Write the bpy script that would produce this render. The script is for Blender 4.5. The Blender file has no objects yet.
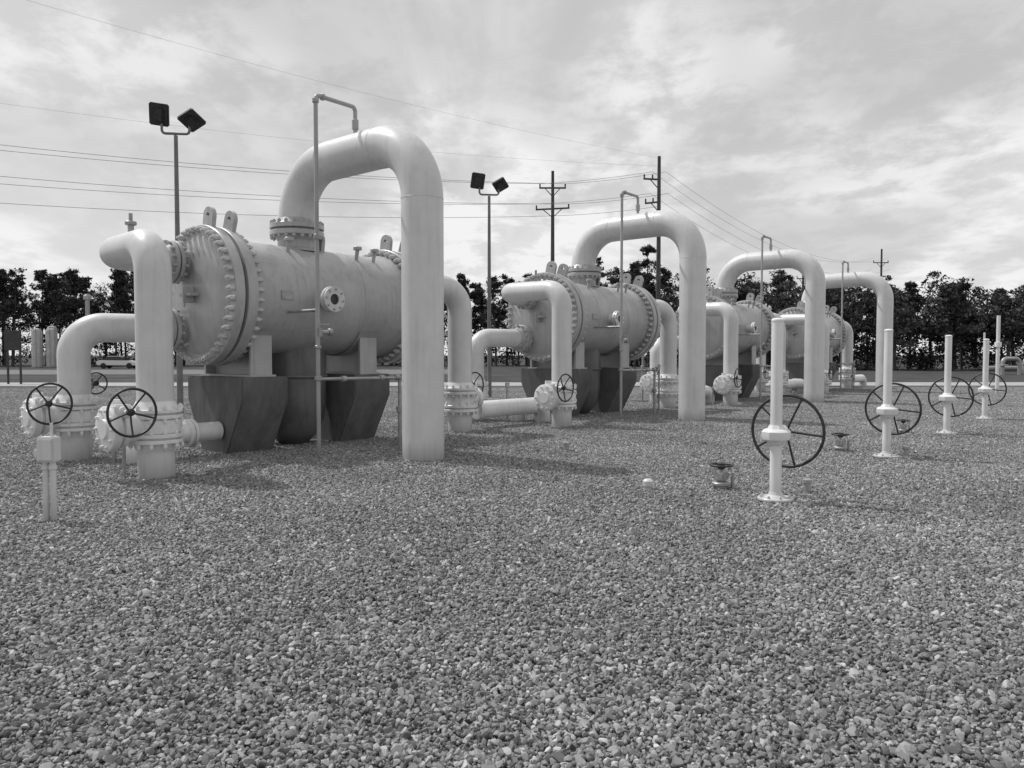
import bpy, bmesh, math, random
import numpy as np
from mathutils import Vector, Matrix
random.seed(7); rng = np.random.default_rng(7)
scene = bpy.context.scene
COL = scene.collection

# ------------------------------------------------------------ materials
def new_mat(name):
    m = bpy.data.materials.new(name); m.use_nodes = True
    nt = m.node_tree; b = nt.nodes['Principled BSDF']
    return m, nt, b
def grey(v): return (v, v, v, 1)
def noise_mat(name, lo, hi, scale=3.0, rough=0.5, bump=0.0, bscale=40, spec=0.5, stretch=(1,1,1), detail=4, p0=.35, p1=.65, metallic=0, bdist=.01):
    m, nt, b = new_mat(name)
    tc = nt.nodes.new('ShaderNodeTexCoord'); mp = nt.nodes.new('ShaderNodeMapping')
    mp.inputs['Scale'].default_value = stretch
    nt.links.new(tc.outputs['Object'], mp.inputs['Vector'])
    n = nt.nodes.new('ShaderNodeTexNoise'); n.inputs['Scale'].default_value = scale; n.inputs['Detail'].default_value = detail
    n.inputs['Roughness'].default_value = .65
    nt.links.new(mp.outputs[0], n.inputs['Vector'])
    r = nt.nodes.new('ShaderNodeValToRGB')
    r.color_ramp.elements[0].position = p0; r.color_ramp.elements[0].color = grey(lo)
    r.color_ramp.elements[1].position = p1; r.color_ramp.elements[1].color = grey(hi)
    nt.links.new(n.outputs['Fac'], r.inputs[0]); nt.links.new(r.outputs[0], b.inputs['Base Color'])
    b.inputs['Roughness'].default_value = rough; b.inputs['Specular IOR Level'].default_value = spec
    b.inputs['Metallic'].default_value = metallic
    if bump > 0:
        n2 = nt.nodes.new('ShaderNodeTexNoise'); n2.inputs['Scale'].default_value = bscale; n2.inputs['Detail'].default_value = 3
        nt.links.new(tc.outputs['Object'], n2.inputs['Vector'])
        bp = nt.nodes.new('ShaderNodeBump'); bp.inputs['Strength'].default_value = bump; bp.inputs['Distance'].default_value = bdist
        nt.links.new(n2.outputs['Fac'], bp.inputs['Height']); nt.links.new(bp.outputs[0], b.inputs['Normal'])
    return m

def paint_mat(name, lo, hi, streak=.6):
    """painted steel: broad tone change + faint vertical streaks + dirt near ground"""
    m, nt, b = new_mat(name); N = nt.nodes; Lk = nt.links
    geo = N.new('ShaderNodeNewGeometry')
    n = N.new('ShaderNodeTexNoise'); n.inputs['Scale'].default_value = 1.3; n.inputs['Detail'].default_value = 4; n.inputs['Roughness'].default_value = .7
    Lk.new(geo.outputs['Position'], n.inputs['Vector'])
    r = N.new('ShaderNodeValToRGB'); r.color_ramp.elements[0].position = .32; r.color_ramp.elements[0].color = grey(lo)
    r.color_ramp.elements[1].position = .62; r.color_ramp.elements[1].color = grey(hi)
    Lk.new(n.outputs['Fac'], r.inputs[0])
    mp = N.new('ShaderNodeMapping'); mp.inputs['Scale'].default_value = (14, 14, .8); Lk.new(geo.outputs['Position'], mp.inputs['Vector'])
    n2 = N.new('ShaderNodeTexNoise'); n2.inputs['Scale'].default_value = 1; n2.inputs['Detail'].default_value = 4; Lk.new(mp.outputs[0], n2.inputs['Vector'])
    r2 = N.new('ShaderNodeValToRGB'); r2.color_ramp.elements[0].position = .28; r2.color_ramp.elements[0].color = grey(.72)
    r2.color_ramp.elements[1].position = .5; r2.color_ramp.elements[1].color = grey(1)
    Lk.new(n2.outputs['Fac'], r2.inputs[0])
    mul = N.new('ShaderNodeMix'); mul.data_type = 'RGBA'; mul.blend_type = 'MULTIPLY'; mul.inputs[0].default_value = streak
    Lk.new(r.outputs[0], mul.inputs[6]); Lk.new(r2.outputs[0], mul.inputs[7])
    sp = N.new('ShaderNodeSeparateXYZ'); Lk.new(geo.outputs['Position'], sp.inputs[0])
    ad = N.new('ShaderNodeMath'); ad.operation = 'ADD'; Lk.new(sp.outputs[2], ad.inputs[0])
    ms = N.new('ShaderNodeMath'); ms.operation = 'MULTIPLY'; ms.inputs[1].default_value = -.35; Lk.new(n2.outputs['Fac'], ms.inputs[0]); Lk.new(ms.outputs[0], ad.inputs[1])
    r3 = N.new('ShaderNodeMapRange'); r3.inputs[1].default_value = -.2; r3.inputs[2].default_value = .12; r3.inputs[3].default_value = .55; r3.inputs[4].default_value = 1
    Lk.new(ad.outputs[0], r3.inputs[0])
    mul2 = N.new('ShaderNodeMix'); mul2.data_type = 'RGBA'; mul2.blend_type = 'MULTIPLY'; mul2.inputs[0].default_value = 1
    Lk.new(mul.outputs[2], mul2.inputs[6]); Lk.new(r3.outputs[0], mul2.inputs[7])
    Lk.new(mul2.outputs[2], b.inputs['Base Color'])
    b.inputs['Roughness'].default_value = .36; b.inputs['Specular IOR Level'].default_value = .5
    return m

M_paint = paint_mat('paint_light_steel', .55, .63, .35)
M_paint_shaded = paint_mat('paint_steel_shaded', .35, .44, .6)  # same paint as the pipes, with the vessel's shade put into the colour
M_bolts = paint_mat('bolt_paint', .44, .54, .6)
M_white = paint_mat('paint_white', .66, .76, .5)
M_black = noise_mat('black_paint', .012, .03, 8, .45)
M_conc = noise_mat('weathered_shaded_concrete', .105, .17, 5.0, .92, .7, 45, .15, (1,1,.35), 4, p0=.3, p1=.7)  # weathering stains; base tone also darkened to carry the piers' shade
M_galv = noise_mat('galvanised_steel', .28, .40, 6, .45, metallic=.4)
M_dark = noise_mat('dark_metal', .02, .04, 6, .5)
M_wood = noise_mat('pole_wood', .05, .10, 3, .9, .4, 20, .2, (3,3,.4))
M_wire = noise_mat('wire_metal', .10, .15, 3, .6)
M_trunk = noise_mat('bark', .04, .09, 3, .95, spec=.1)
M_glass = noise_mat('car_glass', .02, .03, 3, .1)
M_tyre = noise_mat('tyre_rubber', .02, .03, 3, .8)
M_carw = noise_mat('car_paint_white', .6, .65, 3, .25)
M_card = noise_mat('car_paint_dark', .04, .05, 3, .25)

# ------------------------------------------------------------ mesh helpers
def finish(name, bm, mat, parent=None, smooth=True, ang=38):
    bmesh.ops.recalc_face_normals(bm, faces=bm.faces)
    me = bpy.data.meshes.new(name); bm.to_mesh(me); bm.free()
    me.materials.append(mat)
    if smooth:
        for p in me.polygons: p.use_smooth = True
        me.set_sharp_from_angle(angle=math.radians(ang))
    ob = bpy.data.objects.new(name, me); COL.objects.link(ob)
    if parent: ob.parent = parent
    return ob
def empty(name):
    e = bpy.data.objects.new(name, None); COL.objects.link(e); return e
def fr(a):
    a = a.normalized(); b = a.orthogonal().normalized(); return a, b, a.cross(b)
def lathe(bm, o, axis, prof, seg=32, cap=True):
    a, b, c = fr(axis); rings = []
    for d, r in prof:
        rings.append([bm.verts.new(o + a*d + (b*math.cos(2*math.pi*i/seg) + c*math.sin(2*math.pi*i/seg))*max(r, 1e-4)) for i in range(seg)])
    for A, B in zip(rings, rings[1:]):
        for i in range(seg):
            j = (i+1) % seg; bm.faces.new((A[i], A[j], B[j], B[i]))
    if cap:
        bm.faces.new(rings[0]); bm.faces.new(rings[-1])
def disc(bm, o, axis, r, th, seg=32, bev=.008):
    lathe(bm, o, axis, [(0, r-bev), (bev, r), (th-bev, r), (th, r-bev)], seg)
def ring(bm, o, axis, ri, ro, th, seg=24):
    a, b, c = fr(axis); pr = [(0, ri), (0, ro), (th, ro), (th, ri)]; rings = []
    for d, r in pr:
        rings.append([bm.verts.new(o + a*d + (b*math.cos(2*math.pi*i/seg) + c*math.sin(2*math.pi*i/seg))*r) for i in range(seg)])
    for k in range(4):
        A, B = rings[k], rings[(k+1) % 4]
        for i in range(seg):
            j = (i+1) % seg; bm.faces.new((A[i], A[j], B[j], B[i]))
def torus(bm, o, axis, R, r, seg=40, ms=10):
    a, b, c = fr(axis); rings = []
    for i in range(seg):
        t = 2*math.pi*i/seg; d = b*math.cos(t) + c*math.sin(t)
        rings.append([bm.verts.new(o + d*(R + r*math.cos(2*math.pi*k/ms)) + a*(r*math.sin(2*math.pi*k/ms))) for k in range(ms)])
    for i in range(seg):
        A, B = rings[i], rings[(i+1) % seg]
        for k in range(ms):
            l = (k+1) % ms; bm.faces.new((A[k], A[l], B[l], B[k]))
def cyl(bm, p0, p1, r, seg=20, r2=None):
    lathe(bm, p0, p1-p0, [(0, r), ((p1-p0).length, r if r2 is None else r2)], seg)
def fillet(pts, R, n=14):
    out = [pts[0]]
    for i in range(1, len(pts)-1):
        P, a, b = pts[i], (pts[i-1]-pts[i]).normalized(), (pts[i+1]-pts[i]).normalized()
        ang = a.angle(b); tl = R/math.tan(ang/2)
        c = P + (a+b).normalized()*(R/math.sin(ang/2))
        s = P + a*tl - c; e = P + b*tl - c
        tot = s.angle(e)
        for k in range(n+1):
            f = k/n
            out.append(c + s*(math.sin((1-f)*tot)/math.sin(tot)) + e*(math.sin(f*tot)/math.sin(tot)))
    out.append(pts[-1]); return out
def sweep(bm, path, r, seg=32):
    n = len(path); T = []
    for i in range(n):
        T.append((path[min(i+1, n-1)] - path[max(i-1, 0)]).normalized())
    b = T[0].orthogonal().normalized(); rings = []
    for i in range(n):
        b = (b - T[i]*b.dot(T[i])).normalized(); c = T[i].cross(b)
        rings.append([bm.verts.new(path[i] + (b*math.cos(2*math.pi*k/seg) + c*math.sin(2*math.pi*k/seg))*r) for k in range(seg)])
    for A, B in zip(rings, rings[1:]):
        for i in range(seg):
            j = (i+1) % seg; bm.faces.new((A[i], A[j], B[j], B[i]))
    bm.faces.new(rings[0]); bm.faces.new(rings[-1])
def boxf(bm, c, ax, ay, az, sx, sy, sz, bev=0):
    vs = []
    for dz in (-1, 1):
        for dx, dy in ((-1,-1),(1,-1),(1,1),(-1,1)):
            vs.append(bm.verts.new(c + ax*(dx*sx/2) + ay*(dy*sy/2) + az*(dz*sz/2)))
    f = [bm.faces.new([vs[i] for i in q]) for q in ((0,3,2,1),(4,5,6,7),(0,1,5,4),(1,2,6,5),(2,3,7,6),(3,0,4,7))]
    if bev:
        ed = set(e for ff in f for e in ff.edges)
        bmesh.ops.bevel(bm, geom=list(ed), offset=bev, segments=2, affect='EDGES')
X, Y, Z = Vector((1,0,0)), Vector((0,1,0)), Vector((0,0,1))
U = Vector((.6366, .7712, 0)).normalized(); V = Vector((-U.y, U.x, 0)); P = -V
O = Vector((-1.356, 11.58, 0)); L = 9.03
def W(s, t, z): return O + U*s + V*t + Z*z

def bolt_circle(bm, o, axis, R, n, r, h, seg=6, ph=0):
    a, b, c = fr(axis)
    for i in range(n):
        t = 2*math.pi*(i+ph)/n
        q = o + (b*math.cos(t)+c*math.sin(t))*R
        lathe(bm, q, a, [(0, r), (h*.7, r), (h*.71, r*.5), (h, r*.5)], seg)
def flange_pair(name, o, axis, ro, ri, parent, n=16, th=.07, gap=.025, mat=None, br=.027):
    a = axis.normalized(); bm = bmesh.new()
    disc(bm, o - a*(gap/2+th), a, ro, th); disc(bm, o + a*(gap/2), a, ro, th)
    cyl(bm, o - a*gap, o + a*gap, ro*.84, 32)
    lathe(bm, o + a*(gap/2+th), a, [(0, ri*1.22), (.10, ri*1.0+.004)], 32)
    lathe(bm, o - a*(gap/2+th), -a, [(0, ri*1.22), (.10, ri*1.0+.004)], 32)
    finish(name, bm, mat or M_paint, parent)
    bm = bmesh.new(); R = (ro+ri*1.2)/2 + .01
    bolt_circle(bm, o + a*(gap/2+th), a, R, n, br, .06)
    bolt_circle(bm, o - a*(gap/2+th), -a, R, n, br, .06)
    finish(name+'_bolts', bm, mat or M_paint, parent, smooth=False)

def handwheel(name, o, axis, R, parent, spokes=5, r=.016, dish=.05, ph=.3):
    bm = bmesh.new(); a, b, c = fr(axis)
    torus(bm, o, a, R, r)
    h = o - a*dish
    lathe(bm, h - a*.04, a, [(0,.035),(.01,.045),(.07,.045),(.08,.03)], 16)
    for i in range(spokes):
        t = 2*math.pi*(i/spokes)+ph; d = b*math.cos(t)+c*math.sin(t)
        sweep(bm, [h + d*.03, h + d*R*.5 + a*dish*.25, o + d*R], r*.75, 8)
    return finish(name, bm, M_black, parent)

# ------------------------------------------------------------ vessels
M_boot_shaded = paint_mat('boot_paint_shaded', .10, .16, .8)  # shade under the vessel painted in as a darker boot colour
def vessel(k):
    s0 = k*L; zc = 2.55; tc = 3.2
    root = empty('filter_separator_vessel')
    A = lambda s: W(s0+s, tc, zc)
    bm = bmesh.new()
    lathe(bm, A(0), U, [(-1.47,1.0),(-1.4,.99),(-1.2,.945),(-1.15,.94),(1.55,.94),(1.6,.945),(1.8,.99),(1.87,1.0)], 72)
    finish('shell', bm, M_paint_shaded, root)
    bm = bmesh.new()
    for s in (-.62, .78):
        torus(bm, A(s), U, .939, .008, 72, 6)
    finish('weld_seams', bm, M_paint_shaded, root)
    bm = bmesh.new()
    disc(bm, A(-1.64), U, 1.12, .17, 72, .012); disc(bm, A(1.87), U, 1.12, .17, 72, .012)
    cyl(bm, A(-1.72), A(-1.6), .98, 64); cyl(bm, A(2.0), A(2.14), .98, 64)
    finish('shell_flanges', bm, M_paint_shaded, root)
    bm = bmesh.new()
    pr = [(0,1.11),(.012,1.12),(.14,1.12),(.152,1.11),(.154,.94),(.18,.91),(.215,.70),(.235,.4),(.24,.02)]
    lathe(bm, A(-1.70), -U, pr, 72); lathe(bm, A(2.11), U, pr, 72)
    finish('end_covers', bm, M_paint_shaded, root)
    bm = bmesh.new()
    for o, ax in ((A(-1.852), -U), (A(-1.47), U), (A(2.262), U), (A(1.87), -U)):
        bolt_circle(bm, o, ax, 1.045, 42, .046, .13)
    finish('flange_bolts', bm, M_bolts, root, smooth=False)
    bm = bmesh.new()
    for s, an in ((-1.79,12),(-1.53,20),(.35,8),(1.93,8),(2.2,20)):
        rr = 1.10 if abs(s) > 1 else .94
        d = (Z*math.cos(math.radians(an)) + P*math.sin(math.radians(an)))
        t = U.cross(d)
        base = A(s) + d*rr
        boxf(bm, base + d*.07, t, U, d, .28, .07, .2)
        ring(bm, base + d*.17 - U*.036, U, .05, .14, .072)
    finish('lifting_lugs', bm, M_paint_shaded, root)
    bm = bmesh.new()
    c = A(-1.94)
    boxf(bm, c - U*.08 + P*.02, P, U, Z, .34, .16, .05, .01)
    boxf(bm, c - U*.1 + P*.02, P, U, Z, .05, .18, .26, .01)
    boxf(bm, c - U*.17 + P*.02 - Z*.12, P, U, Z, .05, .03, .16, .008)
    finish('cover_handle', bm, M_paint_shaded, root)
    bm = bmesh.new(); q = W(s0-.12, tc-.92, zc-.02)
    cyl(bm, q, q+P*.2, .13, 24); ring(bm, q+P*.2, P, .13, .22, .05, 28)
    ring(bm, q+P*.26, P, .09, .21, .04, 28)
    cyl(bm, q+P*.05, q+P*.262, .119, 24)
    finish('side_nozzle', bm, M_paint, root)
    bm = bmesh.new(); disc(bm, q+P*.262, P, .088, .01, 24, .002); finish('side_nozzle_plug', bm, M_dark, root)
    bm = bmesh.new(); bolt_circle(bm, q+P*.30, P, .17, 8, .018, .03); finish('side_nozzle_bolts', bm, M_paint_shaded, root, smooth=False)
    bm = bmesh.new()
    boxf(bm, W(s0-.85, tc-.945, zc+.02), U, P, Z, .22, .02, .14); finish('nameplate', bm, M_galv, root)
    bm = bmesh.new()
    for s in (-.55, .9, 1.3):
        cyl(bm, W(s0+s, tc-.5, zc+.7), W(s0+s, tc-.56, zc+.98), .035, 12); disc(bm, W(s0+s, tc-.56, zc+.96), Z, .08, .06, 16)
    finish('top_fittings', bm, M_paint_shaded, root)
    bm = bmesh.new(); lathe(bm, W(s0,tc,zc+.87), Z, [(0,.42),(.07,.34),(.25,.33)], 40); finish('top_nozzle', bm, M_paint_shaded, root)
    flange_pair('nozzle_flange', W(s0, tc, 3.80), Z, .47, .32, root, 20, .085, .035, M_paint_shaded, .035)
    bm = bmesh.new(); cyl(bm, W(s0-1.84, 3.52, 3.08), W(s0-2.1, 3.52, 3.08), .23, 32); finish('upper_head_nozzle', bm, M_paint_shaded, root)
    bm = bmesh.new(); cyl(bm, W(s0-1.84, 3.68, 2.02), W(s0-2.1, 3.68, 2.02), .23, 32); finish('lower_head_nozzle', bm, M_paint_shaded, root)
    bm = bmesh.new(); cyl(bm, W(s0+2.25, 2.72, 2.98), W(s0+2.45, 2.72, 2.98), .25, 32); finish('rear_head_nozzle', bm, M_paint_shaded, root)
    bm = bmesh.new()
    for sc in (-1.2, 1.0):
        boxf(bm, W(s0+sc, 3.2, 1.265), U, V, Z, .46, 1.56, .03)
        for t in (2.5, 3.9):
            boxf(bm, W(s0+sc, t, 1.62), U, V, Z, .38, .05, .68)
        boxf(bm, W(s0+sc, 3.2, 1.53), U, V, Z, .03, 1.35, .5)
        n = 24; a0 = math.radians(-145); a1 = math.radians(-35); prev = None
        for i in range(n+1):
            a = a0 + (a1-a0)*i/n; cur = []
            for s in (-.25, .25):
                cur.append(bm.verts.new(W(s0+sc+s, tc+math.cos(a)*.965, zc+math.sin(a)*.965)))
            if prev: bm.faces.new((prev[0], prev[1], cur[1], cur[0]))
            prev = cur
    finish('steel_saddles', bm, M_paint_shaded, root)
    bm = bmesh.new()
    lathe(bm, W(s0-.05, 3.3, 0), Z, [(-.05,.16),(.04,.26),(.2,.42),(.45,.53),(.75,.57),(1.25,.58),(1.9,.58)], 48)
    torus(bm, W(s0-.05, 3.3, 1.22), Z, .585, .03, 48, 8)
    finish('drain_boot', bm, M_boot_shaded, root)
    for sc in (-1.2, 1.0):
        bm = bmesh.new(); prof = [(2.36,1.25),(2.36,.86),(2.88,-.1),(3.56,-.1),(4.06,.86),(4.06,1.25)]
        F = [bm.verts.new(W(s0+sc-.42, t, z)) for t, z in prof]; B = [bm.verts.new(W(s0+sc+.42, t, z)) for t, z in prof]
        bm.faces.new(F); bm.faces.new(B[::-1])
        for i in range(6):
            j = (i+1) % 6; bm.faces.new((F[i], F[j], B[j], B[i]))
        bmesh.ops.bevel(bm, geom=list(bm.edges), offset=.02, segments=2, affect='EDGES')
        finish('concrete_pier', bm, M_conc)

def weldring(bm, o, ax, r): torus(bm, o, ax, r, .005, 40, 6)

def big_pipe(k):
    s0 = k*L; root = empty('gooseneck_pipe'); R = .93
    pts = fillet([W(s0,0,-.3), W(s0,0,4.88), W(s0,3.2,4.88), W(s0,3.2,3.9)], R, 22)
    bm = bmesh.new(); sweep(bm, pts, .32, 56); finish('pipe', bm, M_paint, root)
    bm = bmesh.new()
    weldring(bm, W(s0,0,4.88-R), Z, .32); weldring(bm, W(s0,R,4.88), V, .32); weldring(bm, W(s0,3.2-R,4.88), V, .32)
    finish('weld_beads', bm, M_paint, root)

def valve(s, t, name='gate_valve', r=.23):
    root = empty(name)
    flange_pair('upper_flange', W(s,t,.84), Z, .33, r, root, 12, .05, .025, M_white)
    flange_pair('lower_flange', W(s,t,.52), Z, .33, r, root, 12, .05, .025, M_white)
    bm = bmesh.new()
    lathe(bm, W(s,t,.56), Z, [(0,r+.03),(.04,r+.08),(.12,r+.09),(.2,r+.08),(.24,r+.03)], 36)
    c = W(s,t,.68)
    lathe(bm, c, -U, [(.2,.2),(.40,.2),(.42,.25),(.48,.255),(.49,.22),(.53,.22),(.535,.285),(.63,.285),(.64,.27),(.642,.13),(.67,.12)], 36)
    bolt_circle(bm, c-U*.64, -U, .235, 10, .022, .035)
    finish('body', bm, M_white, root)
    bm = bmesh.new(); g = c - U*.5 + Z*.22
    boxf(bm, g+P*.12, U, V, Z, .2, .2, .17, .02); cyl(bm, g+P*.2, g+P*.44, .025, 12); disc(bm, g+P*.21, P, .07, .05, 16)
    cyl(bm, g - Z*.1, g + Z*.14, .07, 16)
    finish('gearbox', bm, M_white, root)
    handwheel('handwheel', g+P*.46, P, .29, root, 5)

def risers(k):
    s0 = k*L; r = .225; sr = s0-3.4
    root = empty('inlet_pipe')
    pts = fillet([W(s0-2.16,3.52,3.08), W(s0-3.16,3.22,3.08), W(sr,1.46,3.04), W(sr,1.46,-.3)], .42, 14)
    bm = bmesh.new(); sweep(bm, pts, r, 40); finish('pipe', bm, M_paint, root)
    flange_pair('flange', W(s0-2.13,3.52,3.08), U, .34, r, root, 14, .06, .025, M_paint_shaded)
    bm = bmesh.new(); q = W(sr+.08,2.25,3.27)
    cyl(bm, q, q+Z*.12, .04, 14); disc(bm, q+Z*.10, Z, .075, .05, 16); cyl(bm, q+Z*.14, q+Z*.26, .026, 10)
    finish('thermowell', bm, M_galv, root)
    root = empty('inlet_pipe'); t2 = 4.06
    pts = fillet([W(s0-2.16,3.68,2.02), W(sr,t2,2.02), W(sr,t2,-.3)], .42, 14)
    bm = bmesh.new(); sweep(bm, pts, r, 40); finish('pipe', bm, M_paint, root)
    flange_pair('flange', W(s0-2.13,3.68,2.02), U, .34, r, root, 14, .06, .025, M_paint_shaded)
    valve(sr, 1.46); valve(sr, t2)
    root = empty('outlet_pipe')
    pts = fillet([W(s0+2.45,2.72,2.98), W(s0+3.4,2.45,2.98), W(s0+3.4,2.45,-.3)], .48, 14)
    bm = bmesh.new(); sweep(bm, pts, .25, 40); finish('pipe', bm, M_paint, root)
    flange_pair('flange', W(s0+2.5,2.72,2.98), U, .36, .25, root, 14, .06, .025, M_paint_shaded)
    root = empty('pipe_flange_joint')
    flange_pair('upper_flange', W(s0+3.4,2.45,.86), Z, .37, .25, root, 14, .06, .025, M_white)
    flange_pair('lower_flange', W(s0+3.4,2.45,.5), Z, .37, .25, root, 14, .06, .025, M_white)
    bm = bmesh.new(); cyl(bm, W(s0+3.4,2.45,.45), W(s0+3.4,2.45,.9), .29, 36)
    lathe(bm, W(s0+3.4,2.45,.68), U, [(.2,.16),(.42,.16),(.425,.22),(.5,.22),(.51,.1)], 28); finish('body', bm, M_white, root)
    root = empty('crossover_pipe')
    bm = bmesh.new(); sweep(bm, fillet([W(s0+3.95,2.5,.42), W(s0+6.3,2.5,.42), W(s0+6.3,2.5,-.3)], .3), .19, 28); finish('pipe', bm, M_white, root)
    root = empty('drain_pipe')
    bm = bmesh.new(); sweep(bm, fillet([W(s0-3.0,3.0,-.2), W(s0-3.0,3.0,.38), W(s0-1.66,3.0,.38)], .25), .15, 28); finish('pipe', bm, M_white, root)
    bm = bmesh.new(); disc(bm, W(s0-2.2,3.0,.38), U, .22, .05, 24); disc(bm, W(s0-2.14,3.0,.38), U, .22, .05, 24); finish('flange', bm, M_white, root)
    root = empty('drain_standpipe')
    bm = bmesh.new(); cyl(bm, W(s0-2.86,4.9,-.1), W(s0-2.86,4.9,2.6), .035, 12); disc(bm, W(s0-2.86,4.9,1.05), Z, .07, .18, 14)
    cyl(bm, W(s0-2.86,4.9,1.14), W(s0-2.86,4.65,1.14), .015, 8); disc(bm, W(s0-2.86,4.9,2.5), Z, .06, .08, 14)
    finish('pipe', bm, M_galv, root); handwheel('handwheel', W(s0-2.86,4.63,1.14), P, .17, root, 4, .012, .02)
    root = empty('conduit_stub'); bm = bmesh.new()
    cyl(bm, W(s0-3.6,1.95,-.1), W(s0-3.6,1.95,.55), .025, 12); disc(bm, W(s0-3.6,1.95,.5), Z, .045, .09, 12)
    cyl(bm, W(s0-3.2,3.2,-.1), W(s0-3.2,3.2,.9), .03, 12); disc(bm, W(s0-3.2,3.2,.82), Z, .055, .12, 12)
    finish('conduits', bm, M_galv, root)

M_ventp = paint_mat('vent_paint', .30, .38, .5)
def vent(k):
    s0 = k*L; root = empty('vent_pipe'); s, t = s0-.81, 1.515
    bm = bmesh.new()
    sweep(bm, fillet([W(s,t,-.2), W(s,t,5.62), W(s+.77,t,5.62), W(s+.77,t,5.2)], .07, 6), .034, 16)
    disc(bm, W(s+.77,t,5.26), Z, .055, .16, 14); disc(bm, W(s+.1,t,5.62), U, .052, .06, 14)
    disc(bm, W(s,t,5.5), Z, .052, .07, 14); disc(bm, W(s,t,3.4), Z, .05, .08, 14)
    finish('standpipe', bm, M_ventp, root)
    bm = bmesh.new()
    boxf(bm, W(s+.02,t,1.96), U, V, Z, .1, .1, .16, .02); cyl(bm, W(s,t,1.96), W(s+.24,t,1.96), .035, 12); disc(bm, W(s+.2,t,1.96), U, .06, .06, 14)
    boxf(bm, W(s+.06,t-.08,2.08), U, V, Z, .22, .02, .02)
    disc(bm, W(s,t,1.7), Z, .055, .05, 14); disc(bm, W(s,t,1.2), Z, .06, .07, 14)
    cyl(bm, W(s,t,2.3), W(s,2.35,2.3), .025, 10)
    finish('valve', bm, M_galv, root)
    bm = bmesh.new()
    sweep(bm, [W(s,t,1.22), W(s+1.95,t,1.2)], .028, 12)
    sweep(bm, [W(s+1.7,t,1.2), W(s+1.7,t,-.1)], .03, 12)
    sweep(bm, [W(s+1.95,t,1.35), W(s+1.95,t,-.1)], .024, 12)
    for d in (.45, 1.25, 1.6): disc(bm, W(s+d,t,1.213), U, .05, .09, 14)
    boxf(bm, W(s+1.83,t,1.22), U, V, Z, .14, .09, .12, .02)
    boxf(bm, W(s+1.95,t,1.3), U, V, Z, .16, .03, .03)
    disc(bm, W(s+1.7,t,.6), Z, .06, .1, 14); disc(bm, W(s+1.95,t,.45), Z, .05, .12, 14)
    finish('sampling_line', bm, M_galv, root)

for k in range(4):
    vessel(k); big_pipe(k); risers(k); vent(k)

# ------------------------------------------------------------ row of buried valve stems on the right
def stem_valve(c):
    root = empty('valve_stem_post')
    bm = bmesh.new()
    disc(bm, c+Z*.02, Z, .19, .035, 32); lathe(bm, c+Z*.055, Z, [(0,.12),(.03,.075),(.06,.066)], 28)
    cyl(bm, c - Z*.1, c+Z*1.96, .062, 28); lathe(bm, c+Z*1.96, Z, [(0,.066),(.02,.066),(.035,.05),(.04,.01)], 28)
    finish('post', bm, M_white, root)
    bm = bmesh.new(); bolt_circle(bm, c+Z*.055, Z, .155, 8, .016, .03); finish('base_bolts', bm, M_white, root, smooth=False)
    bm = bmesh.new()
    lathe(bm, c+Z*.62, Z, [(0,.07),(.03,.10),(.06,.11),(.065,.15),(.10,.16),(.15,.16),(.17,.14),(.18,.1),(.22,.075)], 8)
    cyl(bm, c+Z*.75, c+Z*.75+U*.34, .03, 14); disc(bm, c+Z*.75+U*.1, U, .08, .08, 20)
    finish('gear_head', bm, M_white, root)
    handwheel('handwheel', c+Z*.75+U*.34, U, .40, root, 5, .017, .03, .75)
S1 = Vector((2.866, 8.22, 0))
for k in range(4): stem_valve(S1 + Vector((2.924, 3.485, 0))*k)

def small_valve(c, sc=1.0):
    root = empty('small_ground_valve')
    bm = bmesh.new()
    cyl(bm, c-Z*.1, c+Z*.10*sc, .07*sc, 20); disc(bm, c+Z*.05*sc, Z, .11*sc, .04*sc, 20)
    boxf(bm, c+Z*.16*sc, U, V, Z, .15*sc, .13*sc, .1*sc, .015); cyl(bm, c+Z*.2*sc, c+Z*.30*sc, .02*sc, 10)
    cyl(bm, c+P*.1*sc+U*.1*sc-Z*.1, c+P*.1*sc+U*.1*sc+Z*.2*sc, .02*sc, 10)
    finish('body', bm, M_galv, root)
    handwheel('handwheel', c+Z*.29*sc, Z, .13*sc, root, 4, .013, .01)
small_valve(Vector((2.49, 9.0, 0))); small_valve(Vector((5.42, 12.5, 0)), 1.0); small_valve(Vector((8.0, 15.5, 0)), .9)
root = empty('pipe_cap')
bm = bmesh.new(); c = Vector((1.60, 8.9, 0)); lathe(bm, c-Z*.05, Z, [(0,.05),(.1,.05),(.11,.062),(.17,.062),(.19,.04)], 20); finish('cap', bm, M_white, root)
for q in (Vector((3.42,8.75,0)), Vector((6.2,11.9,0)), Vector((.9,12.5,0))):
    root = empty('marker_stub'); bm = bmesh.new(); lathe(bm, q-Z*.05, Z, [(0,.04),(.17,.04),(.175,.055),(.21,.055),(.22,.03)], 16); finish('stub', bm, M_galv, root)

root = empty('junction_box_post'); c = Vector((-4.43, 7.24, 0))
bm = bmesh.new()
cyl(bm, c-X*.035-Z*.1, c-X*.035+Z*.62, .028, 14); cyl(bm, c+X*.035-Z*.1, c+X*.035+Z*.62, .028, 14)
disc(bm, c-X*.035+Z*.5, Z, .037, .05, 14); disc(bm, c+X*.035+Z*.5, Z, .037, .05, 14)
cyl(bm, c+X*.03+Z*.8, c+X*.03+Z*.95, .015, 10)
finish('conduits', bm, M_paint, root)
bm = bmesh.new(); boxf(bm, c+Z*.70, X, Y, Z, .17, .13, .24, .012); boxf(bm, c+Z*.70-Y*.07, X, Y, Z, .14, .015, .2, .005); boxf(bm, c-X*.11+Z*.66, X, Y, Z, .05,.06,.08,.01); finish('box', bm, M_paint, root)

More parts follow.
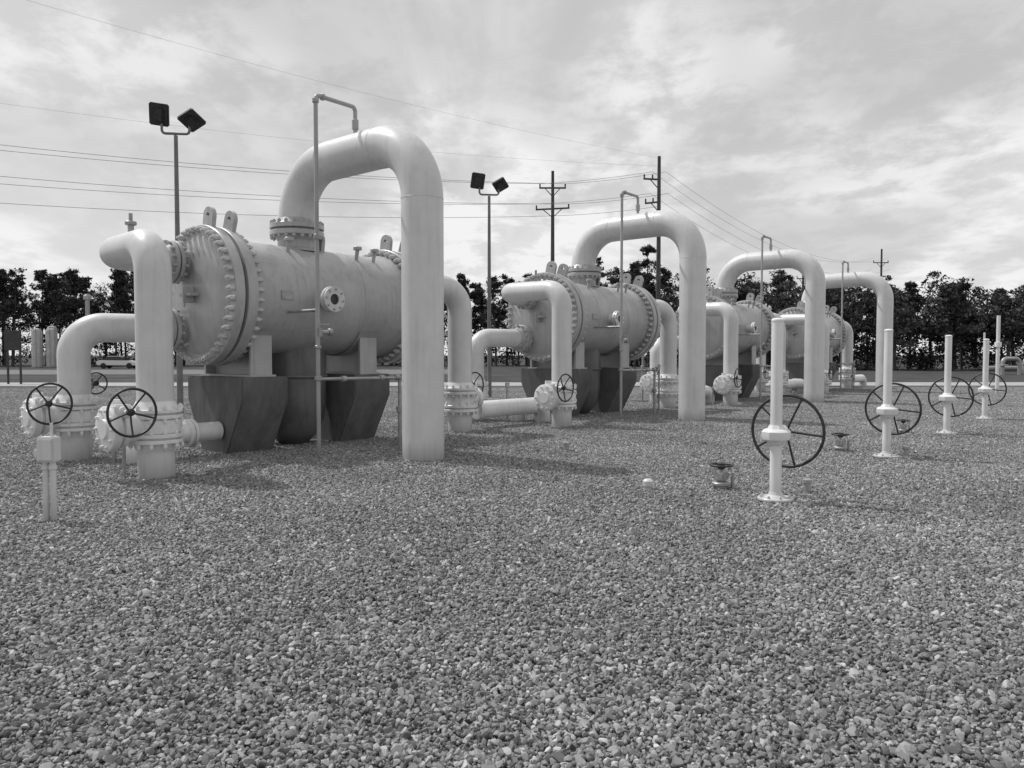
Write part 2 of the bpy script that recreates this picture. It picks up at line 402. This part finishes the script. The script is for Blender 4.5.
# ------------------------------------------------------------ flood light poles
M_pole = noise_mat('pole_metal', .12, .18, 3, .5)
def flood(c, H, face):
    root = empty('floodlight_pole'); bm = bmesh.new()
    lathe(bm, c-Z*.1, Z, [(0,.16),(.12,.16),(.13,.085),(H+.1,.05)], 16)
    arm = Vector((1,.1,0)).normalized(); t = c+Z*H
    sweep(bm, fillet([t-arm*.36+Z*.3, t-arm*.36+Z*.05, t+arm*.36+Z*.05, t+arm*.36+Z*.3], .1, 5), .035, 10)
    finish('pole', bm, M_pole, root)
    for sgn, nm, rx, ry, rz in ((-1,'lamp_head_1', 24, 6, 10), (1,'lamp_head_2', 62, -28, -10)):
        q = t + arm*(sgn*.42) + Z*(.55 if sgn < 0 else .42)
        bm = bmesh.new(); boxf(bm, Vector((0,0,0)), X, Y, Z, .5, .12, .58, .03); boxf(bm, Vector((0,-.1,0)), X, Y, Z, .26, .12, .34, .03)
        Rm = Matrix.Rotation(math.radians(rz),4,'Z') @ Matrix.Rotation(math.radians(ry), 4, 'Y') @ Matrix.Rotation(math.radians(rx), 4, 'X')
        bmesh.ops.transform(bm, matrix=Matrix.Translation(q) @ Rm, verts=bm.verts)
        finish(nm, bm, M_dark, root)
flood(Vector((-9.05, 20.7, 0)), 7.5, 1); flood(Vector((-.85, 28.5, 0)), 7.5, 1)

# ------------------------------------------------------------ utility poles and wires
def upole(c, H, arms, adir=Vector((1,0,0)), one=False):
    root = empty('utility_pole'); bm = bmesh.new()
    lathe(bm, c-Z*.3, Z, [(0,.18),(H+.3,.10)], 12)
    for z, l, tilt in arms:
        o = c+Z*z; d = (adir+Z*tilt).normalized()
        a, b = -l, (0 if one else l)
        boxf(bm, o+d*((a+b)/2)+Y*.15, d, Y, d.cross(Y), (b-a), .09, .10)
        for q in (a*.95, b*.95 if not one else a*.4):
            cyl(bm, o+d*q+Y*.15, o+d*q+Z*.28+Y*.15, .05, 8)
        cyl(bm, o+d*a*.6+Y*.1, o-Z*.6+Y*.1, .03, 6)
        if not one: cyl(bm, o+d*b*.6+Y*.1, o-Z*.6+Y*.1, .03, 6)
    finish('pole', bm, M_wood, root)
pA, pB = Vector((2.75, 51.8, 0)), Vector((9.2, 48, 0))
pL = Vector((-46, 33, 0)); pC = Vector((44, 91, 0))
upole(pA, 14.0, [(12.9,.9,0),(11.5,1.15,.05)]); upole(pB, 14.0, [(12.6,.95,-.05),(11.2,.85,.1)], one=True)
upole(pC, 14.2, [(12.6,.9,0)]); upole(pL, 14, [(13,1.1,0),(11.8,1.1,0)])
upole(Vector((30.5, 80, 0)), 10.2, [(9.6,.6,0)])
root = empty('overhead_power_line'); bm = bmesh.new()
def wire(a, b, sag, r=.012, n=24):
    pts = [a.lerp(b, i/n) - Z*(sag*4*(i/n)*(1-i/n)) for i in range(n+1)]
    sweep(bm, pts, r, 5)
for dx, zz, dz in ((-.85,13.15,.1),(.85,13.15,.35),(-1.1,11.8,-.45),(1.1,11.8,-.05),(0,11.0,-.8)):
    wire(pL+X*dx*.3+Z*(zz+dz*1.2+.2), pA+X*dx+Z*zz, 1.0)
    wire(pA+X*dx+Z*zz, pB+X*dx*.5+Z*(zz-.1), .1)
    if dx: wire(pB+X*dx*.5+Z*(zz-.1), pC+X*dx+Z*(zz+.0), 2.4, .009)
wire(Vector((-24,26,15.8)), pB+Z*13.9, .6, .004)
wire(Vector((-38,30,14.2)), Vector((9.2,48,13.4)), .9, .004)
finish('wires', bm, M_wire, root)

# ------------------------------------------------------------ background site objects
def tank(c, r, h):
    root = empty('storage_tank')
    bm = bmesh.new(); lathe(bm, c, Z, [(0,r),(h,r),(h+.3,r*.75),(h+.42,.1)], 28)
    for z in (h*.33, h*.66): torus(bm, c+Z*z, Z, r, .03, 28, 6)
    finish('body', bm, M_paint_shaded, root)
    bm = bmesh.new(); cyl(bm, c+X*r-Y*r*.3, c+X*r-Y*r*.3+Z*(h+.4), .05, 8); cyl(bm, c+X*r*.4-Y*r, c+X*r*.4-Y*r+Z*(h+.6), .04, 8); finish('ladder', bm, M_galv, root)
tank(Vector((-59.3, 95, 0)), .6, 4.5); tank(Vector((-57.8, 95.4, 0)), .6, 4.5); tank(Vector((-58.6, 97, 0)), .6, 4.9)

def car(c, yaw, matp, h=1.0, pickup=False):
    root = empty('parked_pickup_truck' if pickup else 'parked_car')
    if pickup: low = [(-2.6,.45),(-2.6,1.05),(-.7,1.08),(-.6,1.1),(1.3,1.1),(2.45,1.0),(2.6,.8),(2.6,.45)]; top = [(-.7,1.08),(-.6,1.75),(.6,1.78),(1.35,1.1)]; w = .95
    else: low = [(-2.2,.4),(-2.25,.85),(-1.9,.98),(1.2,.95),(2.1,.8),(2.25,.6),(2.2,.35)]; top = [(-1.7,.97),(-1.1,1.42),(.3,1.45),(1.2,.95)]; w = .88
    Mx = Matrix.Translation(c) @ Matrix.Rotation(yaw, 4, 'Z')
    def ext(prof, w0, w1, nm, mat, bev=.05):
        bm = bmesh.new(); zs = [z for _, z in prof]; zm, zM = min(zs), max(zs)
        wf = lambda z: w0 + (w1-w0)*(z-zm)/(zM-zm)
        A = [bm.verts.new((x, -wf(z), z)) for x, z in prof]; B = [bm.verts.new((x, wf(z), z)) for x, z in prof]
        bm.faces.new(A); bm.faces.new(B[::-1])
        for i in range(len(prof)):
            j = (i+1) % len(prof); bm.faces.new((A[i], A[j], B[j], B[i]))
        if bev: bmesh.ops.bevel(bm, geom=list(bm.edges), offset=bev, segments=2, affect='EDGES')
        bmesh.ops.transform(bm, matrix=Mx, verts=bm.verts); finish(nm, bm, mat, root)
    ext(low, w, w*.97, 'body', matp); ext(top, w*.93, w*.75, 'cabin', M_glass, .03)
    x0, z0 = top[1]; x1, z1 = top[2]
    ext([(x0-.03,z0-.02),(x0+.02,z0+.04),(x1-.02,z1+.04),(x1+.05,z1-.02)], w*.77, w*.74, 'roof', matp, 0)
    bm = bmesh.new()
    for x in (-1.45, 1.45):
        for y in (-w+.1, w-.1): lathe(bm, Vector((x, y-.11, .34)), Y, [(0,.30),(.03,.34),(.19,.34),(.22,.30)], 20)
    bmesh.ops.transform(bm, matrix=Mx, verts=bm.verts); finish('wheels', bm, M_tyre, root)
car(Vector((-15.8, 70, 0)), math.radians(75), M_card, pickup=True)
car(Vector((-46.5, 90, 0)), 0.1, M_carw)

root = empty('site_sign'); bm = bmesh.new(); c = Vector((-27.5, 42, 0))
cyl(bm, c-X*.35, c-X*.35+Z*3.0, .06, 10); cyl(bm, c+X*.35, c+X*.35+Z*3.0, .06, 10); boxf(bm, c+Z*2.4-Y*.08, X, Y, Z, .95, .05, 1.1, .01); finish('sign', bm, M_dark, root)
root = empty('pipe_skid'); bm = bmesh.new()
for i in range(4):
    c = Vector((40+i*2.2, 62+i*.6, 0)); sweep(bm, fillet([c-Z*.2, c+Z*1.3, c+Z*1.3+X*1.4, c+X*1.4-Z*.2], .35, 8), .16, 16)
finish('pipes', bm, M_galv, root)
bm = bmesh.new()
for i in range(5): disc(bm, Vector((40+i*1.9, 61.8, .7)), Z, .32, .12, 16)
cyl(bm, Vector((39,62.5,.5)), Vector((49,64,.5)), .2, 16)
finish('flanges', bm, M_galv, root)
for x, y, z in ((19.8,31,3.2),(36,58,3.3)):
    root = empty('vent_post'); bm = bmesh.new(); c = Vector((x,y,0)); cyl(bm, c, c+Z*z, .07, 10); disc(bm, c+Z*z*.6, Z, .13, .2, 12); finish('post', bm, M_white, root)

# ------------------------------------------------------------ ground
def sheet(name, pts, z, mat):
    bm = bmesh.new(); bm.faces.new([bm.verts.new((x, y, z)) for x, y in pts])
    return finish(name, bm, mat, smooth=False)
M_grass = noise_mat('mown_grass', .04, .09, .35, .95, .6, 6, .1, p0=.3, p1=.7, bdist=.1)
sheet('ground', [(-1500,-200),(1500,-200),(1500,2500),(-1500,2500)], -.012, M_grass)
m, nt, b = new_mat('crushed_stone_bed'); N = nt.nodes; K = nt.links
geo = N.new('ShaderNodeNewGeometry')
vo = N.new('ShaderNodeTexVoronoi'); vo.inputs['Scale'].default_value = 34; K.new(geo.outputs['Position'], vo.inputs['Vector'])
vc = N.new('ShaderNodeRGBToBW'); K.new(vo.outputs['Color'], vc.inputs[0])
rp = N.new('ShaderNodeValToRGB'); rp.color_ramp.elements[0].position = .15; rp.color_ramp.elements[0].color = grey(.05)
rp.color_ramp.elements[1].position = .85; rp.color_ramp.elements[1].color = grey(.24)
K.new(vc.outputs[0], rp.inputs[0]); K.new(rp.outputs[0], b.inputs['Base Color'])
b.inputs['Roughness'].default_value = .9; b.inputs['Specular IOR Level'].default_value = .2
sheet('gravel_yard', [(-70,-30),(70,-30),(70,39),(-70,36)], -.004, m)
M_road = noise_mat('worn_road', .30, .38, .8, .9, .3, 60, .2)
sheet('access_road', [(-150,37.5),(150,40.5),(150,46),(-150,43)], -.006, M_road)
sheet('parking_lot', [(-60,62),(-5,64),(-5,84),(-60,82)], -.006, noise_mat('asphalt', .10, .16, .6, .9))
bm = bmesh.new(); 
bmesh.ops.create_cube(bm, size=1, matrix=Matrix.Translation((0,37.7,.02)) @ Matrix.Rotation(math.atan(.0115),4,'Z') @ Matrix.Diagonal((300,.2,.12,1)))
finish('road_kerb', bm, noise_mat('kerb_concrete', .35, .45, 2, .9), smooth=False)

# stones: 1 m square patches of real crushed stone, instanced over the yard
m, nt, b = new_mat('crushed_stone'); N = nt.nodes; K = nt.links
at = N.new('ShaderNodeAttribute'); at.attribute_name = 'tone'
geo = N.new('ShaderNodeNewGeometry')
nb = N.new('ShaderNodeTexNoise'); nb.inputs['Scale'].default_value = .45; nb.inputs['Detail'].default_value = 3; K.new(geo.outputs['Position'], nb.inputs['Vector'])
mb = N.new('ShaderNodeMapRange'); mb.inputs[1].default_value = .3; mb.inputs[2].default_value = .7; mb.inputs[3].default_value = .80; mb.inputs[4].default_value = 1.12; K.new(nb.outputs['Fac'], mb.inputs[0])
mu = N.new('ShaderNodeMix'); mu.data_type = 'RGBA'; mu.blend_type = 'MULTIPLY'; mu.inputs[0].default_value = 1
K.new(at.outputs['Color'], mu.inputs[6]); K.new(mb.outputs[0], mu.inputs[7]); K.new(mu.outputs[2], b.inputs['Base Color'])
b.inputs['Roughness'].default_value = .65; b.inputs['Specular IOR Level'].default_value = .4
M_stone = m
shapes = []
for v in range(12):
    bm = bmesh.new(); bmesh.ops.create_icosphere(bm, subdivisions=2, radius=1)
    cuts = []
    for _ in range(7):
        d = Vector((random.gauss(0,1), random.gauss(0,1), random.gauss(0,1))).normalized(); cuts.append((d, random.uniform(.38,.7)))
    for _ in range(2):
        for vt in bm.verts:
            for d, h in cuts:
                ex = vt.co.dot(d)-h
                if ex > 0: vt.co -= d*ex
    for vt in bm.verts:
        vt.co.x *= 1.35; vt.co.z *= .85
    bmesh.ops.dissolve_limit(bm, angle_limit=math.radians(18), verts=bm.verts, edges=bm.edges)
    bmesh.ops.triangulate(bm, faces=bm.faces)
    bm.verts.index_update()
    shapes.append((np.array([v_.co[:] for v_ in bm.verts]), np.array([[q.index for q in f.verts] for f in bm.faces]))); bm.free()
print('faces per stone', [len(s[1]) for s in shapes])
def euler(rx, ry, rz):
    cx,sx,cy,sy,cz,sz = np.cos(rx),np.sin(rx),np.cos(ry),np.sin(ry),np.cos(rz),np.sin(rz)
    return np.stack([np.stack([cy*cz, sx*sy*cz-cx*sz, cx*sy*cz+sx*sz],-1), np.stack([cy*sz, sx*sy*sz+cx*cz, cx*sy*sz-sx*cz],-1), np.stack([-sy, sx*cy, cx*cy],-1)],-2)
scol = bpy.data.collections.new('stone_patches'); NP = 6; sp_ = .0182
for pch in range(NP):
    gx, gy = np.meshgrid(np.arange(0, 1, sp_)-.5, np.arange(0, 1, sp_)-.5)
    n = gx.size; x = gx.ravel()+rng.uniform(-.6,.6,n)*sp_; y = gy.ravel()+rng.uniform(-.6,.6,n)*sp_
    s = .0130*np.exp(rng.normal(0,.33,n)); z = rng.uniform(-.5,1.0,n)*.018 + .004*np.sin(x*2*math.pi*2+pch)*np.sin(y*2*math.pi*2)
    R = euler(rng.uniform(-1.2,1.2,n), rng.uniform(-1.2,1.2,n), rng.uniform(0,6.28,n)); kind = rng.integers(0,len(shapes),n)
    tone = np.clip(rng.lognormal(math.log(.21),.30,n),.08,.45); br = rng.random(n) < .05; tone[br] = rng.uniform(.36,.5,br.sum())
    VV, FF, TT = [], [], []; off = 0
    for i in range(n):
        vs, fs = shapes[kind[i]]; VV.append(vs @ R[i].T * s[i] + (x[i],y[i],z[i])); FF.append(fs+off); off += len(vs); TT.append(np.full(len(vs), tone[i]))
    VV = np.concatenate(VV).astype(np.float32); FF = np.concatenate(FF).astype(np.int32); TT = np.concatenate(TT).astype(np.float32)
    me = bpy.data.meshes.new('stone_patch'); me.vertices.add(len(VV)); me.vertices.foreach_set('co', VV.ravel())
    me.loops.add(FF.size); me.loops.foreach_set('vertex_index', FF.ravel()); me.polygons.add(len(FF)); me.polygons.foreach_set('loop_start', np.arange(0,FF.size,3,dtype=np.int32))
    me.update(calc_edges=True)
    a = me.color_attributes.new('tone','FLOAT_COLOR','POINT'); a.data.foreach_set('color', np.stack([TT,TT,TT,np.ones_like(TT)],1).ravel())
    me.polygons.foreach_set('use_smooth', np.zeros(len(FF),dtype=bool)); me.materials.append(M_stone)
    scol.objects.link(bpy.data.objects.new('stone_patch', me))
tp = []
for j in range(1, 37):
    hw = int(.72*(j+1)+3)
    for i in range(-hw, hw+1): tp.append((i, j, 0))
tp = np.array(tp, dtype=np.float32); n = len(tp); print('patches', n)
me = bpy.data.meshes.new('gravel_stones'); me.vertices.add(n); me.vertices.foreach_set('co', tp.ravel())
a = me.attributes.new('rot','FLOAT_VECTOR','POINT'); a.data.foreach_set('vector', np.stack([np.zeros(n),np.zeros(n),rng.integers(0,4,n)*math.pi/2],1).astype(np.float32).ravel())
a = me.attributes.new('idx','INT','POINT'); a.data.foreach_set('value', rng.integers(0,NP,n).astype(np.int32))
gob = bpy.data.objects.new('gravel_stones', me); COL.objects.link(gob)
ng = bpy.data.node_groups.new('scatter_stones','GeometryNodeTree')
ng.interface.new_socket('Geometry', in_out='INPUT', socket_type='NodeSocketGeometry'); ng.interface.new_socket('Geometry', in_out='OUTPUT', socket_type='NodeSocketGeometry')
gi = ng.nodes.new('NodeGroupInput'); go = ng.nodes.new('NodeGroupOutput'); ip = ng.nodes.new('GeometryNodeInstanceOnPoints')
ci = ng.nodes.new('GeometryNodeCollectionInfo'); ci.inputs['Collection'].default_value = scol; ci.inputs['Separate Children'].default_value = True; ci.inputs['Reset Children'].default_value = True
def na(t, nm):
    q = ng.nodes.new('GeometryNodeInputNamedAttribute'); q.data_type = t; q.inputs['Name'].default_value = nm
    return [o for o in q.outputs if o.enabled and o.name == 'Attribute'][0]
ng.links.new(gi.outputs[0], ip.inputs['Points']); ng.links.new(ci.outputs[0], ip.inputs['Instance']); ip.inputs['Pick Instance'].default_value = True
ng.links.new(na('INT','idx'), ip.inputs['Instance Index'])
er_ = ng.nodes.new('FunctionNodeEulerToRotation'); ng.links.new(na('FLOAT_VECTOR','rot'), er_.inputs[0]); ng.links.new(er_.outputs[0], ip.inputs['Rotation'])
ng.links.new(ip.outputs[0], go.inputs[0])
md = gob.modifiers.new('scatter','NODES'); md.node_group = ng

# ------------------------------------------------------------ trees
m, nt, b = new_mat('foliage'); N = nt.nodes
at = N.new('ShaderNodeAttribute'); at.attribute_name = 'tone'; nt.links.new(at.outputs['Color'], b.inputs['Base Color'])
b.inputs['Roughness'].default_value = .8; b.inputs['Specular IOR Level'].default_value = .15; M_leaf = m
def tree_mass(name, trees, brush=None, leaf=.24):
    cs, rs, ts = [], [], []; bm = bmesh.new()
    for x, y, H, kind in trees:
        base = Vector((x, y, 0)); lean = Vector((random.gauss(0,.3), random.gauss(0,.3), 0))
        if kind == 'pine':
            cyl(bm, base-Z*.3, base+lean+Z*H*.93, .17, 6, .05); nC = 44
            for i in range(nC):
                f = random.random()**.75; z = H*(.40+.58*f); rad = H*.15*(1-f*.7)*random.uniform(.2,1.15)
                a = random.uniform(0,6.28); cs.append((x+lean.x*f+math.cos(a)*rad, y+math.sin(a)*rad, z)); rs.append(random.uniform(.38,.85)*(1.15-.5*f)); ts.append(random.uniform(.02,.07))
                if i % 4 == 0: cyl(bm, base+lean*f+Z*(z-.3), Vector(cs[-1]), .05, 4, .02)
        else:
            cyl(bm, base-Z*.3, base+lean+Z*H*.7, .22, 6, .08); nC = 50; w = H*random.uniform(.24,.34)
            for i in range(nC):
                th = random.uniform(0,6.28); ph = math.acos(random.uniform(-1,1)); q = random.uniform(.35,1)
                c = (x+w*q*math.sin(ph)*math.cos(th), y+w*q*math.sin(ph)*math.sin(th), H*.58+H*.42*q*math.cos(ph)*random.uniform(.85,1.05))
                cs.append(c); rs.append(random.uniform(.45,1.0)*H/11); ts.append(random.uniform(.03,.10))
                if i % 5 == 0: cyl(bm, base+lean+Z*H*.35, Vector(c), .07, 4, .02)
    if brush:
        for x, y, h in brush: cs.append((x, y, h)); rs.append(random.uniform(.9,1.6)); ts.append(random.uniform(.012,.04))
    cs = np.array(cs); rs = np.array(rs); ts = np.array(ts); nl = 64; T = len(cs)
    d = rng.normal(size=(T,nl,3)); d /= np.linalg.norm(d,axis=2,keepdims=True); d *= (rng.random((T,nl,1))**.5)*1.15
    d[...,2] *= .6
    pos = cs[:,None,:]+d*rs[:,None,None]
    tri = pos[:,:,None,:]+rng.normal(size=(T,nl,3,3))*leaf*.55
    co = tri.reshape(-1,3).astype(np.float32); nv = len(co); nf = nv//3
    me = bpy.data.meshes.new('foliage'); me.vertices.add(nv); me.vertices.foreach_set('co', co.ravel())
    me.loops.add(nv); me.loops.foreach_set('vertex_index', np.arange(nv,dtype=np.int32)); me.polygons.add(nf); me.polygons.foreach_set('loop_start', np.arange(0,nv,3,dtype=np.int32))
    me.update(calc_edges=True); me.validate()
    a = me.color_attributes.new('tone','FLOAT_COLOR','POINT'); tt = np.repeat(ts, nl*3)*np.repeat(rng.uniform(.7,1.4,nf),3)
    a.data.foreach_set('color', np.stack([tt,tt,tt,np.ones_like(tt)],1).astype(np.float32).ravel())
    me.materials.append(M_leaf); root = empty(name)
    ob = bpy.data.objects.new('foliage', me); COL.objects.link(ob); ob.parent = root
    finish('trunks', bm, M_trunk, root)
def row(x0, x1, y0, dy, step, hf, pine):
    out = []; x = x0
    while x < x1:
        out.append((x, y0+random.uniform(0,dy), hf(x)*random.uniform(.84,1.06), 'pine' if random.random() < pine else 'round')); x += step*random.uniform(.6,1.4)
    return out
def brush(x0, x1, y0, dy, n, h): return [(random.uniform(x0,x1), y0+random.uniform(0,dy), random.uniform(.3,h)) for _ in range(n)]
tree_mass('distant_treeline', row(-105,-42,104,10,1.9,lambda x:14.6,.95)+row(-105,-42,114,6,2.2,lambda x:14,.8), brush(-105,-42,108,10,260,4.5))
tree_mass('distant_treeline', row(-42,20,104,9,2.3,lambda x:13.0+2.4*math.exp(-((x-14)/8)**2),.7)+row(-42,20,115,8,2.4,lambda x:13.5,.6), brush(-42,20,112,8,380,6))
tree_mass('distant_treeline', row(16,48,98,9,2.4,lambda x:15.6-.12*(x-16),.55)+row(16,48,108,8,2.4,lambda x:13,.5), brush(16,48,104,8,260,6.5))
tree_mass('distant_treeline', row(34,85,76,9,2.6,lambda x:10.2,.35)+row(34,85,88,6,2.4,lambda x:11.2,.5), brush(34,85,78,8,460,5))

# ------------------------------------------------------------ sky, sun, camera
EL = 55
sd = Vector((-.80, .42, 0)).normalized()
w = bpy.data.worlds.new('World'); scene.world = w; w.use_nodes = True; nt = w.node_tree; N = nt.nodes; K = nt.links
bg = N['Background']; bg.inputs['Strength'].default_value = .1
sky = N.new('ShaderNodeTexSky'); sky.sky_type = 'NISHITA'; sky.sun_disc = False; sky.sun_elevation = math.radians(EL)
sky.sun_rotation = math.atan2(sd.x, sd.y); sky.dust_density = 2.5; sky.air_density = 1.0
bw = N.new('ShaderNodeRGBToBW'); K.new(sky.outputs[0], bw.inputs[0])
tc = N.new('ShaderNodeTexCoord'); sp = N.new('ShaderNodeSeparateXYZ'); K.new(tc.outputs['Generated'], sp.inputs[0])
def mth(op, a, bb, c=None, clamp=False):
    q = N.new('ShaderNodeMath'); q.operation = op; q.use_clamp = clamp
    for i, v_ in enumerate((a, bb, c)):
        if v_ is None: continue
        if isinstance(v_, (int, float)): q.inputs[i].default_value = v_
        else: K.new(v_, q.inputs[i])
    return q.outputs[0]
up = mth('MAXIMUM', sp.outputs[2], 0.0); den = mth('ADD', up, .20)
cb = N.new('ShaderNodeCombineXYZ'); K.new(mth('DIVIDE', sp.outputs[0], den), cb.inputs[0]); K.new(mth('DIVIDE', sp.outputs[1], den), cb.inputs[1])
def cloud(scale, rotz, stretch, detail, dist, lo, hi, off, rough=.58):
    mp = N.new('ShaderNodeMapping'); mp.inputs['Rotation'].default_value = (0,0,math.radians(rotz)); mp.inputs['Scale'].default_value = stretch; mp.inputs['Location'].default_value = off
    K.new(cb.outputs[0], mp.inputs['Vector'])
    nz = N.new('ShaderNodeTexNoise'); nz.inputs['Scale'].default_value = scale; nz.inputs['Detail'].default_value = detail; nz.inputs['Distortion'].default_value = dist; nz.inputs['Roughness'].default_value = rough
    K.new(mp.outputs[0], nz.inputs['Vector'])
    mr = N.new('ShaderNodeMapRange'); mr.interpolation_type = 'SMOOTHSTEP'; mr.inputs[1].default_value = lo; mr.inputs[2].default_value = hi; K.new(nz.outputs['Fac'], mr.inputs[0]); return mr.outputs[0]
c1 = cloud(.85, 10, (1,.8,1), 3, .2, .42, .58, (1.3,4.6,0))
c2 = cloud(4.2, 20, (1,.85,1), 8, .15, .40, .60, (.4,5.2,0), .62)
c3 = cloud(1.4, -50, (1,.25,1), 5, .6, .46, .66, (7.7,2.2,0), .6)
puff = mth('MULTIPLY', c2, mth('MULTIPLY_ADD', c1, .75, .25))
f = mth('MULTIPLY_ADD', puff, .52, mth('MULTIPLY_ADD', c1, .14, .20))
f = mth('MULTIPLY_ADD', c3, .26, f)
hz = mth('POWER', mth('SUBTRACT', 1.0, up), 7.0)
f = mth('MULTIPLY_ADD', hz, .45, f, True)
mix = N.new('ShaderNodeMix'); mix.data_type = 'FLOAT'; K.new(f, mix.inputs[0]); K.new(mth('MAXIMUM', bw.outputs[0], 4.3), mix.inputs[2]); mix.inputs[3].default_value = 9.0
K.new(mix.outputs[0], bg.inputs['Color'])

sl = bpy.data.lights.new('sun','SUN'); sl.energy = 3.0; sl.angle = math.radians(1.2); so = bpy.data.objects.new('sun', sl); COL.objects.link(so)
tod = sd*math.cos(math.radians(EL)) + Z*math.sin(math.radians(EL)); so.rotation_euler = tod.to_track_quat('Z','Y').to_euler()
cam = bpy.data.cameras.new('camera'); cam.lens = 26.72; cam.sensor_width = 36; cam.clip_end = 5000; cam.clip_start = .05
co = bpy.data.objects.new('camera', cam); COL.objects.link(co); co.location = (0,0,1.6); co.rotation_euler = (math.radians(90-2.19),0,0)
scene.camera = co
scene.view_settings.view_transform = 'Standard'; scene.view_settings.look = 'None'; scene.view_settings.exposure = 0
